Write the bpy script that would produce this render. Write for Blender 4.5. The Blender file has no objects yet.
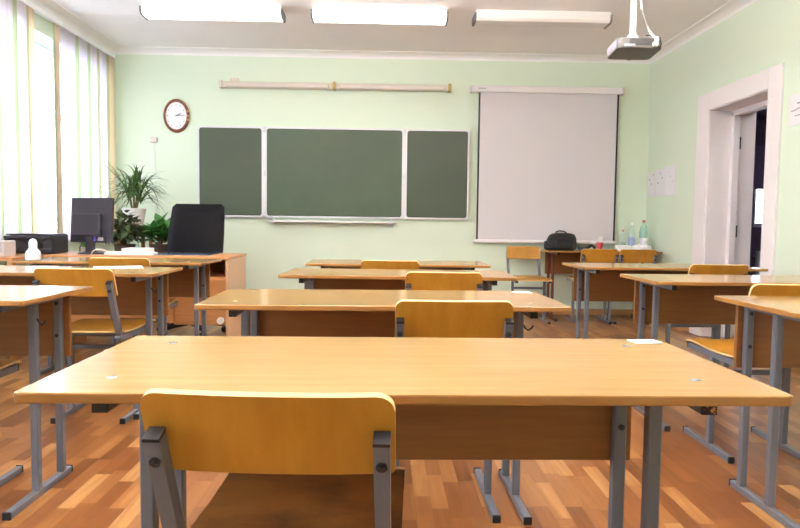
import bpy, bmesh, math, random
from mathutils import Vector, Matrix
S = bpy.context.scene
C = S.collection
PI = math.pi
R = math.radians
rnd = random.Random(7)

# ------------------------------------------------------------------ materials
def mat(name, col, rough=.5, metal=0., spec=.5, coat=0., alpha=None, bump=None):
    m = bpy.data.materials.new(name); m.use_nodes = True
    b = m.node_tree.nodes['Principled BSDF']
    b.inputs['Base Color'].default_value = (*col, 1)
    b.inputs['Roughness'].default_value = rough
    b.inputs['Metallic'].default_value = metal
    b.inputs['Specular IOR Level'].default_value = spec
    b.inputs['Coat Weight'].default_value = coat
    b.inputs['Coat Roughness'].default_value = .12
    if bump:
        n = m.node_tree.nodes; L = m.node_tree.links
        tc = n.new('ShaderNodeTexCoord'); t = n.new('ShaderNodeTexNoise'); t.inputs['Scale'].default_value = bump[0]
        bp = n.new('ShaderNodeBump'); bp.inputs['Strength'].default_value = bump[1]; bp.inputs['Distance'].default_value = .01
        L.new(tc.outputs['Object'], t.inputs['Vector']); L.new(t.outputs['Fac'], bp.inputs['Height']); L.new(bp.outputs['Normal'], b.inputs['Normal'])
    return m

def mottled(name, c1, c2, scale=3., rough=.6, stretch=(1, 1, 1), spec=.4, coat=0., detail=5, per_object=True, lo=.3, hi=.7, bump=0.):
    """two tones mixed by stretched noise: wood grain, plaster, leather"""
    m = mat(name, c1, rough, 0, spec, coat)
    n = m.node_tree.nodes; L = m.node_tree.links; b = n['Principled BSDF']
    tc = n.new('ShaderNodeTexCoord'); mp = n.new('ShaderNodeMapping'); mp.inputs['Scale'].default_value = stretch
    L.new(tc.outputs['Object'], mp.inputs['Vector'])
    if per_object:
        oi = n.new('ShaderNodeObjectInfo'); mu = n.new('ShaderNodeMath'); mu.operation = 'MULTIPLY'; mu.inputs[1].default_value = 37.
        L.new(oi.outputs['Random'], mu.inputs[0]); L.new(mu.outputs[0], mp.inputs['Location'])
    t = n.new('ShaderNodeTexNoise'); t.inputs['Scale'].default_value = scale; t.inputs['Detail'].default_value = detail
    t.inputs['Roughness'].default_value = .6
    L.new(mp.outputs[0], t.inputs['Vector'])
    cr = n.new('ShaderNodeValToRGB'); cr.color_ramp.elements[0].position = lo; cr.color_ramp.elements[1].position = hi
    cr.color_ramp.elements[0].color = (*c1, 1); cr.color_ramp.elements[1].color = (*c2, 1)
    L.new(t.outputs['Fac'], cr.inputs[0]); L.new(cr.outputs[0], b.inputs['Base Color'])
    if bump:
        bp = n.new('ShaderNodeBump'); bp.inputs['Strength'].default_value = bump; bp.inputs['Distance'].default_value = .005
        L.new(t.outputs['Fac'], bp.inputs['Height']); L.new(bp.outputs['Normal'], b.inputs['Normal'])
    return m

def emit(name, col, strength):
    m = bpy.data.materials.new(name); m.use_nodes = True
    n = m.node_tree.nodes; n.clear()
    e = n.new('ShaderNodeEmission'); o = n.new('ShaderNodeOutputMaterial')
    e.inputs[0].default_value = (*col, 1); e.inputs[1].default_value = strength
    m.node_tree.links.new(e.outputs[0], o.inputs[0]); return m

def clear_sheet(name, tint, gloss_rough=.02, body=0.):
    """thin clear pane: transparent with a fresnel reflection"""
    m = bpy.data.materials.new(name); m.use_nodes = True
    n = m.node_tree.nodes; L = m.node_tree.links; n.clear()
    t = n.new('ShaderNodeBsdfTransparent'); t.inputs[0].default_value = (*tint, 1)
    g = n.new('ShaderNodeBsdfGlossy'); g.inputs['Roughness'].default_value = gloss_rough
    lw0 = n.new('ShaderNodeLayerWeight'); pw = n.new('ShaderNodeMath'); pw.operation = 'POWER'; pw.inputs[1].default_value = 5.; L.new(lw0.outputs['Facing'], pw.inputs[0]); lw = n.new('ShaderNodeMath'); lw.operation = 'MULTIPLY_ADD'; lw.inputs[1].default_value = .9; lw.inputs[2].default_value = .04; L.new(pw.outputs[0], lw.inputs[0])
    mx = n.new('ShaderNodeMixShader'); o = n.new('ShaderNodeOutputMaterial')
    src = t.outputs[0]
    if body:
        d = n.new('ShaderNodeBsdfDiffuse'); d.inputs[0].default_value = (*tint, 1)
        m2 = n.new('ShaderNodeMixShader'); m2.inputs[0].default_value = body
        L.new(t.outputs[0], m2.inputs[1]); L.new(d.outputs[0], m2.inputs[2]); src = m2.outputs[0]
    L.new(lw.outputs[0], mx.inputs[0]); L.new(src, mx.inputs[1]); L.new(g.outputs[0], mx.inputs[2])
    L.new(mx.outputs[0], o.inputs[0]); return m

def fabric(name, col, trans):
    """thin translucent blind fabric"""
    m = bpy.data.materials.new(name); m.use_nodes = True
    n = m.node_tree.nodes; L = m.node_tree.links; n.clear()
    d = n.new('ShaderNodeBsdfDiffuse'); d.inputs[0].default_value = (*col, 1)
    t = n.new('ShaderNodeBsdfTranslucent'); t.inputs[0].default_value = (*col, 1)
    mx = n.new('ShaderNodeMixShader'); mx.inputs[0].default_value = trans
    o = n.new('ShaderNodeOutputMaterial')
    L.new(d.outputs[0], mx.inputs[1]); L.new(t.outputs[0], mx.inputs[2]); L.new(mx.outputs[0], o.inputs[0]); return m

def floor_mat():
    m = mat('laminate_floor', (.4, .2, .1), .3, 0, .45)
    n = m.node_tree.nodes; L = m.node_tree.links; b = n['Principled BSDF']
    def M(op, a, bb=None):
        x = n.new('ShaderNodeMath'); x.operation = op
        for i, v in enumerate((a, bb)):
            if v is None: continue
            if isinstance(v, (int, float)): x.inputs[i].default_value = v
            else: L.new(v, x.inputs[i])
        return x.outputs[0]
    tc = n.new('ShaderNodeTexCoord'); sp = n.new('ShaderNodeSeparateXYZ'); L.new(tc.outputs['Object'], sp.inputs[0])
    xs = M('DIVIDE', sp.outputs[0], .06); row = M('FLOOR', xs)
    w1 = n.new('ShaderNodeTexWhiteNoise'); w1.noise_dimensions = '1D'; L.new(row, w1.inputs['W'])
    ys = M('ADD', M('DIVIDE', sp.outputs[1], .31), M('MULTIPLY', w1.outputs['Value'], 7.3)); cell = M('FLOOR', ys)
    cb = n.new('ShaderNodeCombineXYZ'); L.new(row, cb.inputs[0]); L.new(cell, cb.inputs[1])
    w2 = n.new('ShaderNodeTexWhiteNoise'); w2.noise_dimensions = '2D'; L.new(cb.outputs[0], w2.inputs['Vector'])
    # grain, shifted per stave
    mp = n.new('ShaderNodeMapping'); mp.inputs['Scale'].default_value = (38, 2.6, 1)
    L.new(tc.outputs['Object'], mp.inputs['Vector'])
    av = n.new('ShaderNodeVectorMath'); av.operation = 'ADD'
    L.new(mp.outputs[0], av.inputs[0]); 
    sc = n.new('ShaderNodeVectorMath'); sc.operation = 'SCALE'; sc.inputs['Scale'].default_value = 9.; L.new(w2.outputs['Color'], sc.inputs[0])
    L.new(sc.outputs[0], av.inputs[1])
    ns = n.new('ShaderNodeTexNoise'); ns.inputs['Scale'].default_value = 1.; ns.inputs['Detail'].default_value = 5; ns.inputs['Distortion'].default_value = .6
    L.new(av.outputs[0], ns.inputs['Vector'])
    f = M('ADD', M('MULTIPLY', w2.outputs['Value'], .85), M('MULTIPLY', M('SUBTRACT', ns.outputs['Fac'], .40), .55))
    cr = n.new('ShaderNodeValToRGB'); e = cr.color_ramp.elements
    e[0].position = .0; e[0].color = (*FLOOR[0], 1); e[1].position = 1.; e[1].color = (*FLOOR[3], 1)
    x = e.new(.4); x.color = (*FLOOR[1], 1); x = e.new(.75); x.color = (*FLOOR[2], 1)
    L.new(f, cr.inputs[0])
    # fine joint lines
    jx = M('LESS_THAN', M('FRACT', xs), .02); jy = M('LESS_THAN', M('FRACT', ys), .005); j = M('MAXIMUM', jx, jy)
    mx = n.new('ShaderNodeMix'); mx.data_type = 'RGBA'; L.new(M('MULTIPLY', j, .45), mx.inputs['Factor'])
    L.new(cr.outputs[0], mx.inputs['A']); mx.inputs['B'].default_value = (.12, .045, .015, 1)
    L.new(mx.outputs['Result'], b.inputs['Base Color'])
    return m

FLOOR = [(.155, .049, .012), (.25, .088, .024), (.34, .142, .042), (.53, .275, .10)]
M_ = {}
M_['floor'] = floor_mat()
M_['wall'] = mottled('mint_wall_paint', (.665, .76, .61), (.685, .775, .625), 1.3, .55, spec=.3, per_object=False)
M_['ceiling'] = mottled('ceiling_paint', (.87, .845, .845), (.89, .865, .865), 1.0, .8, spec=.2, per_object=False)
M_['white'] = mat('white_paint', (.82, .77, .77), .4)
M_['pvc'] = mat('white_pvc', (.85, .86, .88), .3)
M_['base'] = mottled('baseboard_wood', (.42, .22, .08), (.5, .28, .11), 3, .4, (8, 8, 1))
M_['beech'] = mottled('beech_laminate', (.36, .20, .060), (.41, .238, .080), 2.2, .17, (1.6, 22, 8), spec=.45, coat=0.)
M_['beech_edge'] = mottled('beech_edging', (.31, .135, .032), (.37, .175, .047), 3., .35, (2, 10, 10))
M_['panel'] = mottled('beech_panel_shaded', (.225, .088, .021), (.28, .115, .03), 2.4, .4, (1.5, 8, 26))  # desk laminate darkened: the shade under the tabletop is in its colour
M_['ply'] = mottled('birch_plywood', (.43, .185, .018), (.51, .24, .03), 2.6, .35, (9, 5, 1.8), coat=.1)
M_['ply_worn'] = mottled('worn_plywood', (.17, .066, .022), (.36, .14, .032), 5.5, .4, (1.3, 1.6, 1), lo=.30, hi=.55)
M_['ply_edge'] = mottled('plywood_edge', (.55, .36, .13), (.74, .56, .28), 5., .45, (.6, 30, 40))
M_['steel'] = mat('grey_painted_steel', (.14, .146, .175), .38, 0, .5)
M_['brown_steel'] = mat('brown_painted_steel', (.17, .045, .025), .4)
M_['black'] = mat('black_plastic', (.012, .012, .014), .4)
M_['bolt'] = mat('dark_bolt_steel', (.05, .05, .055), .35, .6)
M_['chrome'] = mat('chrome', (.6, .6, .62), .2, 1.)
M_['alu'] = mat('pale_aluminium', (.74, .73, .75), .38, .15)
M_['board'] = mottled('chalkboard_green', (.062, .09, .052), (.075, .105, .06), 1.6, .42, spec=.4)
M_['board_wing'] = mottled('chalkboard_wing', (.058, .075, .045), (.068, .086, .052), 1.6, .42, spec=.4)
M_['screen'] = mat('screen_fabric', (.66, .62, .64), .8, 0, .2)
M_['cream'] = mat('cream_metal', (.66, .59, .50), .45)
M_['cream_lens'] = mat('cream_diffuser', (.70, .62, .55), .4)
M_['brass'] = mat('old_brass', (.45, .32, .12), .4, .5)
M_['lamp_on'] = emit('lit_tube_diffuser', (1., .96, .91), 2.2)
M_['lamp_added'] = emit('added_tube_diffuser', (1., .97, .94), 4.)  # for the unseen lamps added over the desks and in the corridor
M_['lamp_dim'] = emit('small_lamp_diffuser', (1., .97, .95), .8)
M_['added_uplight'] = emit('added_uplight_diffuser', (1., .97, .95), 27.)  # added emitter that brightens the ceiling
M_['lamp_off'] = mat('unlit_diffuser', (.77, .74, .72), .35)
M_['lamp_cap'] = mat('lamp_end_cap', (.16, .15, .15), .5)
M_['leather'] = mottled('black_leather', (.006, .005, .006), (.009, .008, .009), 40., .5, spec=.08, bump=.1)
M_['clockwood'] = mottled('red_brown_wood', (.17, .045, .018), (.26, .08, .03), 6., .3, (2, 2, 9))
M_['clockface'] = mat('clock_face', (.86, .83, .85), .4)
M_['gold'] = mat('gold_trim', (.55, .38, .14), .35, .6)
M_['proj'] = mat('projector_grey', (.13, .12, .11), .4, .2)
M_['projwhite'] = mat('projector_white', (.34, .32, .37), .4)
M_['dark'] = mat('dark_grille', (.05, .042, .04), .5)
M_['cable'] = mat('white_cable', (.8, .77, .72), .5)
M_['paper'] = mat('white_paper', (.84, .83, .84), .6)
M_['paper_grey'] = mat('grey_white_paper', (.76, .75, .77), .6)
M_['ink'] = mat('grey_ink', (.35, .33, .36), .7)
M_['pink'] = mat('faded_pink_print', (.72, .5, .55), .7)
M_['monitor'] = mat('monitor_plastic', (.032, .030, .042), .4)
M_['monitor_dark'] = mat('monitor_port_plastic', (.010, .010, .014), .4)
M_['blue_plug'] = mat('blue_plug', (.06, .05, .32), .4)
M_['glass'] = clear_sheet('window_glass', (.97, .99, 1.))
M_['pet_green'] = clear_sheet('green_bottle_plastic', (.78, .94, .91), .08, .14)
M_['pet_clear'] = clear_sheet('clear_bottle_plastic', (.90, .96, .96), .08, .12)
M_['label_blue'] = mottled('blue_bottle_label', (.20, .26, .55), (.6, .66, .8), 30., .5)
M_['label_white'] = mottled('white_bottle_label', (.78, .76, .78), (.55, .5, .55), 30., .5, lo=.45, hi=.75)
M_['cap_orange'] = mat('orange_cap', (.45, .16, .08), .4)
M_['cap_white'] = mat('white_cap', (.85, .84, .8), .4)
M_['cup_red'] = mat('pink_cup', (.75, .09, .13), .45)
M_['cup_white'] = mat('white_cup', (.86, .83, .8), .45)
M_['bag'] = mat('black_nylon', (.010, .010, .011), .65, bump=(180, .25))
M_['leaf'] = mottled('long_leaf_green', (.05, .12, .03), (.12, .22, .06), 6., .4)
M_['leaf_dark'] = mottled('dark_leaf_green', (.035, .075, .025), (.13, .15, .07), 12., .35)
M_['leaf_bright'] = mottled('bright_leaf_green', (.035, .14, .03), (.09, .27, .06), 8., .35)
M_['grass'] = mat('grass_green', (.12, .34, .06), .5)
M_['stem'] = mat('plant_stem', (.20, .14, .06), .7)
M_['soil'] = mat('potting_soil', (.03, .02, .014), .9)
M_['pot'] = mottled('white_glazed_pot', (.76, .71, .68), (.82, .78, .76), 4., .35)
M_['pot_brown'] = mat('brown_pot', (.07, .045, .032), .5)
M_['veneer'] = mottled('red_beech_veneer', (.45, .19, .065), (.54, .25, .09), 2.5, .35, (1.4, 8, 24))
M_['veneer_side'] = mottled('pale_beech_veneer', (.58, .34, .19), (.64, .39, .23), 2.5, .35, (8, 22, 1.5))
M_['beige'] = mat('beige_plastic', (.60, .54, .53), .45)
M_['lilac'] = mat('white_ceramic', (.80, .78, .85), .3)
M_['bluesheet'] = mat('blue_grey_glass_sheet', (.10, .15, .24), .08, 0, .8)
M_['sticker_green'] = mat('green_sticker', (.02, .10, .07), .5)
M_['sticker_red'] = mottled('colourful_sticker', (.03, .008, .02), (.55, .30, .05), 160., .5, lo=.5, hi=.62)
M_['purple'] = mat('purple_blind', (.30, .25, .40), .6)
M_['corr'] = mat('corridor_wall_paint', (.22, .16, .24), .5)
M_['corr_floor'] = mat('corridor_linoleum', (.20, .16, .22), .25)
M_['door'] = mat('white_door_paint', (.84, .79, .80), .4)
M_['bark'] = mat('facade_render', (.55, .57, .62), .8)
M_['fac_win'] = mat('facade_window', (.25, .3, .38), .3)
M_['ground'] = mat('whitened_ground', (.86, .87, .9), .9)  # ground made this white to bounce extra daylight onto the ceiling
for k, c, t in (('b_white', (.80, .74, .79), .05), ('b_green', (.56, .63, .42), .045), ('b_peach', (.83, .68, .52), .05), ('b_olive', (.58, .58, .40), .045)):
    M_[k] = fabric('blind_fabric_' + k[2:], c, t)

# ------------------------------------------------------------------ mesh helpers
def B(): return bmesh.new()
def box(bm, x0, x1, y0, y1, z0, z1, r=0., seg=2, mi=0):
    t = bmesh.new(); bmesh.ops.create_cube(t, size=1.)
    bmesh.ops.scale(t, vec=(abs(x1-x0), abs(y1-y0), abs(z1-z0)), verts=t.verts)
    bmesh.ops.translate(t, vec=((x0+x1)/2, (y0+y1)/2, (z0+z1)/2), verts=t.verts)
    if r: bmesh.ops.bevel(t, geom=t.edges[:], offset=r, segments=seg, profile=.5, affect='EDGES')
    merge(bm, t, mi); return bm
def merge(bm, t, mi=None):
    if mi is not None:
        for f in t.faces: f.material_index = mi
    me = bpy.data.meshes.new('tmp'); t.to_mesh(me); t.free(); bm.from_mesh(me); bpy.data.meshes.remove(me)
def tube(bm, pts, r, n=10, rect=None, cap=True, mi=0, up=(0, 0, 1)):
    """sweep a round (r) or rectangular (rect=(w,h)) section along pts"""
    pts = [Vector(p) for p in pts]; rings = []; t = bmesh.new()
    for i, p in enumerate(pts):
        d = (pts[min(i+1, len(pts)-1)] - pts[max(i-1, 0)]).normalized()
        u = Vector(up)
        if abs(d.dot(u)) > .95: u = Vector((0, 1, 0))
        s = d.cross(u).normalized(); u = s.cross(d).normalized()
        k = 1.
        if 0 < i < len(pts)-1:
            a = (pts[i]-pts[i-1]).normalized(); k = 1/max(.5, a.dot(d))
        rr = r[i] if isinstance(r, (list, tuple)) else r
        if rect:
            w, h = rect; off = [(-w/2, -h/2), (w/2, -h/2), (w/2, h/2), (-w/2, h/2)]
        else: off = [(rr*math.cos(2*PI*j/n), rr*math.sin(2*PI*j/n)) for j in range(n)]
        rings.append([t.verts.new(p + s*a_ + u*b_) for a_, b_ in off])
    for a, b in zip(rings, rings[1:]):
        for j in range(len(a)): t.faces.new((a[j], a[(j+1) % len(a)], b[(j+1) % len(a)], b[j]))
    if cap: t.faces.new(rings[0][::-1]); t.faces.new(rings[-1])
    bmesh.ops.recalc_face_normals(t, faces=t.faces); merge(bm, t, mi); return bm
def lathe(bm, prof, n=24, c=(0, 0, 0), sx=1., sy=1., mi=0, cap=True):
    t = bmesh.new(); rings = []
    for r, z in prof:
        rings.append([t.verts.new((c[0]+sx*r*math.cos(2*PI*j/n), c[1]+sy*r*math.sin(2*PI*j/n), c[2]+z)) for j in range(n)])
    for a, b in zip(rings, rings[1:]):
        for j in range(n): t.faces.new((a[j], a[(j+1) % n], b[(j+1) % n], b[j]))
    if cap: t.faces.new(rings[0][::-1]); t.faces.new(rings[-1])
    bmesh.ops.recalc_face_normals(t, faces=t.faces); merge(bm, t, mi); return bm
def prism(bm, pts, axis, a, b, mi=0, bevel=0.):
    """extrude a 2D outline along axis from a to b; 2D = remaining axes in xyz order"""
    t = bmesh.new()
    def V(p, k):
        if axis == 'x': return (k, p[0], p[1])
        if axis == 'y': return (p[0], k, p[1])
        return (p[0], p[1], k)
    v0 = [t.verts.new(V(p, a)) for p in pts]; v1 = [t.verts.new(V(p, b)) for p in pts]; n = len(pts)
    t.faces.new(v0); t.faces.new(v1[::-1])
    for i in range(n): t.faces.new((v0[i], v0[(i+1) % n], v1[(i+1) % n], v1[i]))
    bmesh.ops.recalc_face_normals(t, faces=t.faces)
    if bevel: bmesh.ops.bevel(t, geom=t.edges[:], offset=bevel, segments=2, profile=.5, affect='EDGES')
    merge(bm, t, mi); return bm
def rot(bm, angle, axis, cent):
    bmesh.ops.rotate(bm, cent=cent, matrix=Matrix.Rotation(angle, 3, axis), verts=bm.verts); return bm
def rrect(x0, x1, z0, z1, r, k=4, corners=(1, 1, 1, 1)):
    o = []
    for (cx, cz, a0, on) in ((x1-r, z1-r, 0, corners[0]), (x0+r, z1-r, 90, corners[1]), (x0+r, z0+r, 180, corners[2]), (x1-r, z0+r, 270, corners[3])):
        if on: o += [(cx+r*math.cos(R(a0+90*i/k)), cz+r*math.sin(R(a0+90*i/k))) for i in range(k+1)]
        else: o.append((cx+(r if a0 in (0, 270) else -r), cz+(r if a0 in (0, 90) else -r)))
    return o

def obj(name, bm, m, parent=None, smooth=True, world=True):
    if parent is not None and world:
        bm.transform(parent.matrix_basis.inverted())
    me = bpy.data.meshes.new(name)
    if smooth:
        for f in bm.faces: f.smooth = f.calc_area() < .0012
        for e in bm.edges:
            if len(e.link_faces) == 2 and e.calc_face_angle(0) > R(38): e.smooth = False
    bm.to_mesh(me); bm.free()
    for x in (m if isinstance(m, (list, tuple)) else [m]): me.materials.append(M_[x])
    o = bpy.data.objects.new(name, me); C.objects.link(o)
    if parent is not None: o.parent = parent; 
    return o
def sub(name, bm, m, parent, root):
    """a sub-part: bm in world coordinates, parent a part at the identity of root"""
    bm.transform(root.matrix_basis.inverted())
    o = obj(name, bm, m, None); o.parent = parent; return o
def thing(name, label, cat, loc=(0, 0, 0), rotz=0., group=None):
    o = bpy.data.objects.new(name, None); C.objects.link(o); o.empty_display_size = .1
    o.location = loc; o.rotation_euler = (0, 0, rotz); o['label'] = label; o['category'] = cat
    o.matrix_basis = Matrix.Translation(loc) @ Matrix.Rotation(rotz, 4, 'Z')
    if group: o['group'] = group
    return o
def single(name, bm, m, label, cat, group=None):
    """a thing that is one mesh, its origin at its base"""
    vs = [v.co for v in bm.verts]
    lo = Vector((sum(v.x for v in vs)/len(vs), sum(v.y for v in vs)/len(vs), min(v.z for v in vs)))
    bmesh.ops.translate(bm, vec=-lo, verts=bm.verts)
    o = obj(name, bm, m); o.location = lo; o['label'] = label; o['category'] = cat
    if group: o['group'] = group
    return o
def struct(name, bm, m, parent=None, smooth=False):
    o = obj(name, bm, m, parent, smooth)
    if parent is None: o['kind'] = 'structure'
    return o
def sthing(name, loc=(0, 0, 0), rotz=0.):
    o = bpy.data.objects.new(name, None); C.objects.link(o); o.empty_display_size = .1
    o.matrix_basis = Matrix.Translation(loc) @ Matrix.Rotation(rotz, 4, 'Z'); o['kind'] = 'structure'; return o
def dup(root, loc, rotz, label, group=None):
    r = root.copy(); C.objects.link(r); r.location = loc; r.rotation_euler = (0, 0, rotz); r['label'] = label
    if group: r['group'] = group
    for ch in list(root.children):
        c = ch.copy(); C.objects.link(c); c.parent = r
        for g in list(ch.children):
            d = g.copy(); C.objects.link(d); d.parent = c
    return r

# ------------------------------------------------------------------ room shell
XL, XR, YB, YF, ZC = -2.97, 2.96, -2.4, 7.26, 2.885
LT = .30                                                     # left (outer) wall thickness
WIN = [(4.80, 7.05), (1.7, 3.9), (-1.2, 1.0)]
WZ0, WZ1 = .86, 2.615
WT = .42                                                     # right (corridor) wall thickness
struct('floor', box(B(), XL-LT, XR+WT, YB-.2, YF+.2, -.12, 0), 'floor')
struct('ceiling', box(B(), XL-LT, XR+WT, YB-.2, YF+.2, ZC, ZC+.15), 'ceiling')
struct('wall_back', box(B(), XL-LT, XR+WT, YF, YF+.2, 0, ZC), 'wall')
struct('wall_front', box(B(), XL-LT, XR+WT, YB-.2, YB, 0, ZC), 'wall')
bm = B(); ys = sorted([YB] + [y for w in WIN for y in w] + [YF])
for i in range(0, len(ys)-1):
    if i % 2 == 0: box(bm, XL-LT, XL, ys[i], ys[i+1], 0, ZC)
    else:
        box(bm, XL-LT, XL, ys[i], ys[i+1], 0, WZ0); box(bm, XL-LT, XL, ys[i], ys[i+1], WZ1, ZC)
struct('wall_left', bm, 'wall')
DY0, DY1, DZ = 4.965, 5.885, 2.085
bm = B(); box(bm, XR, XR+WT, YB, DY0, 0, ZC); box(bm, XR, XR+WT, DY1, YF, 0, ZC); box(bm, XR, XR+WT, DY0, DY1, DZ, ZC)
struct('wall_right', bm, 'wall')
# coves: a concave quarter strip between wall and ceiling
def cove_prof(sgn, base):
    pts = [(base, ZC), (base, ZC-.055)]
    for i in range(7):
        a = R(90*i/6); pts.append((base + sgn*(.115 - .115*math.cos(a)), ZC-.055 + .048*math.sin(a)))
    pts.append((base+sgn*.122, ZC)); return pts
bm = B(); prism(bm, cove_prof(-1, YF), 'x', XL, XR); struct('trim_1', bm, 'ceiling', smooth=True)
bm = B(); prism(bm, cove_prof(1, XL), 'y', YB, YF); struct('trim_2', bm, 'ceiling', smooth=True)
bm = B(); prism(bm, cove_prof(-1, XR), 'y', YB, YF); struct('trim_3', bm, 'ceiling', smooth=True)
struct('baseboard_back', box(B(), XL, XR, YF-.018, YF, 0, .07, .004), 'base')
struct('baseboard_left', box(B(), XL, XL+.018, YB, YF-.018, 0, .07, .004), 'base')
bm = B(); box(bm, XR-.018, XR, YB, DY0-.17, 0, .07, .004); box(bm, XR-.018, XR, DY1+.2, YF-.018, 0, .07, .004)
struct('baseboard_right', bm, 'base')
# windows
for k, (y0, y1) in enumerate(WIN):
    w = sthing('window_%d' % (k+1), (XL-.24, (y0+y1)/2, WZ0))
    x0, x1 = XL-.27, XL-.21
    bm = B()
    box(bm, x0, x1, y0, y1, WZ0, WZ0+.07, .005); box(bm, x0, x1, y0, y1, WZ1-.07, WZ1, .005)
    box(bm, x0, x1, y0, y0+.07, WZ0, WZ1, .005); box(bm, x0, x1, y1-.07, y1, WZ0, WZ1, .005)
    for f in (.5,):
        ym = y0 + (y1-y0)*f; box(bm, x0, x1, ym-.035, ym+.035, WZ0, WZ1, .005)
    box(bm, x0, x1, y0, y1, 1.98, 2.05, .005)
    fr = obj('window_frame', bm, 'pvc', w)
    obj('pane', box(B(), XL-.243, XL-.239, y0+.06, y1-.06, WZ0+.06, WZ1-.06), 'glass', w)
    obj('window_sill', box(B(), XL-.21, XL+.004, y0+.001, y1-.001, WZ0-.03, WZ0+.004, .006), 'pvc', w)
    bm = B()
    for f in (.5,):
        ym = y0 + (y1-y0)*f + .03
        box(bm, x1, x1+.02, ym-.012, ym+.012, 1.45, 1.5, .004); box(bm, x1+.012, x1+.028, ym-.01, ym+.01, 1.36, 1.49, .004)
    obj('window_handle', bm, 'pvc', w)
# door
d = sthing('door_1', (XR, (DY0+DY1)/2, 0))
bm = B(); AX = XR-.022
box(bm, AX, XR+.001, DY1-.005, DY1+.205, 0, DZ+.155, .006); box(bm, AX, XR+.001, DY0-.16, DY0+.005, 0, DZ+.155, .006)
box(bm, AX, XR+.001, DY0+.005, DY1-.005, DZ-.005, DZ+.155, .006)
obj('architrave', bm, 'white', d)
bm = B(); box(bm, XR-.01, XR+WT, DY1-.012, DY1+.0, 0, DZ, .003); box(bm, XR-.01, XR+WT, DY0, DY0+.012, 0, DZ, .003); box(bm, XR-.01, XR+WT, DY0, DY1, DZ-.012, DZ, .003)
obj('door_lining', bm, 'white', d)
bm = B(); box(bm, XR+.19, XR+.25, DY1-.06, DY1-.012, 0, DZ-.03, .004); box(bm, XR+.19, XR+.25, DY0+.012, DY0+.06, 0, DZ-.03, .004); box(bm, XR+.19, XR+.25, DY0+.012, DY1-.012, DZ-.06, DZ-.012, .004)
obj('door_frame', bm, 'white', d)
fr_ = [c for c in d.children if c.name.startswith('door_frame')][0]
for z in (.28, .98, 1.78):
    q = B(); tube(q, [(XR+.256, DY1-.052, z-.055), (XR+.256, DY1-.052, z+.055)], .009, 10); box(q, XR+.252, XR+.275, DY1-.02, DY1-.013, z-.05, z+.05, .002)
    sub('hinge', q, 'bolt', fr_, d)
q = B(); box(q, XR+.23, XR+.244, DY0+.058, DY0+.062, .98, 1.1, .002); sub('strike_plate', q, 'chrome', fr_, d)
# corridor beyond the door
CX1, CY0, CY1 = 6.6, 3.2, 10.
struct('floor_corridor', box(B(), XR+WT, CX1, CY0, CY1, -.12, 0), 'corr_floor')
struct('ceiling_corridor', box(B(), XR+WT, CX1, CY0, CY1, 2.7, 2.85), 'corr')
bm = B(); box(bm, CX1, CX1+.15, CY0, CY1, 0, 2.7); box(bm, XR+WT, CX1, CY0-.15, CY0, 0, 2.7); box(bm, XR+.2, XR+WT, YF+.2, CY1, 0, 2.7)
struct('wall_corridor', bm, 'corr')
bm = B(); wx0, wx1 = 5.78, 6.48
box(bm, XR+WT, wx0, CY1, CY1+.15, 0, 2.7); box(bm, wx1, CX1, CY1, CY1+.15, 0, 2.7); box(bm, wx0, wx1, CY1, CY1+.15, 0, 1.03); box(bm, wx0, wx1, CY1, CY1+.15, 2.2, 2.7)
struct('wall_corridor_end', bm, 'corr')
w = sthing('window_4', ((wx0+wx1)/2, CY1+.08, 1.03)); bm = B()
for a in ((wx0, wx1, 1.03, 1.09), (wx0, wx1, 2.14, 2.2), (wx0, wx0+.06, 1.09, 2.14), (wx1-.06, wx1, 1.09, 2.14)): box(bm, a[0], a[1], CY1+.05, CY1+.1, a[2], a[3], .004)
obj('window_frame', bm, 'pvc', w); obj('pane', box(B(), wx0+.05, wx1-.05, CY1+.07, CY1+.075, 1.08, 2.15), 'glass', w)
single('roller_blind', box(B(), wx0-.03, wx1+.03, CY1-.03, CY1-.02, 1.62, 2.3, .003), 'purple', 'dark purple roller blind half down over the corridor window', 'blind')
bm = B()
for i in range(7): box(bm, wx0+.02+i*.095, wx0+.095+i*.095, CY1-.12, CY1-.05, .2, .66, .015)
box(bm, wx0+.02, wx1-.02, CY1-.1, CY1-.07, .28, .32); box(bm, wx0+.02, wx1-.02, CY1-.1, CY1-.002, .56, .6)
single('radiator', bm, 'pvc', 'white radiator under the corridor window beyond the door', 'radiator')
# outside
struct('ground', box(B(), -160, XL-LT, -60, 200, -4.2, -4.), 'ground')
bd = thing('apartment_building', 'pale distant building faintly seen through the gap in the blinds', 'building', (-68, 126, -4))
obj('facade', box(B(), -84, -52, 120, 132, -4, 4.6), 'bark', bd)
for i in range(5):
    for j in range(3): obj('window', box(B(), -81+i*6, -78.6+i*6, 119.9, 120.05, -2.6+j*2.4, -1.2+j*2.4), 'fac_win', bd)

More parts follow.
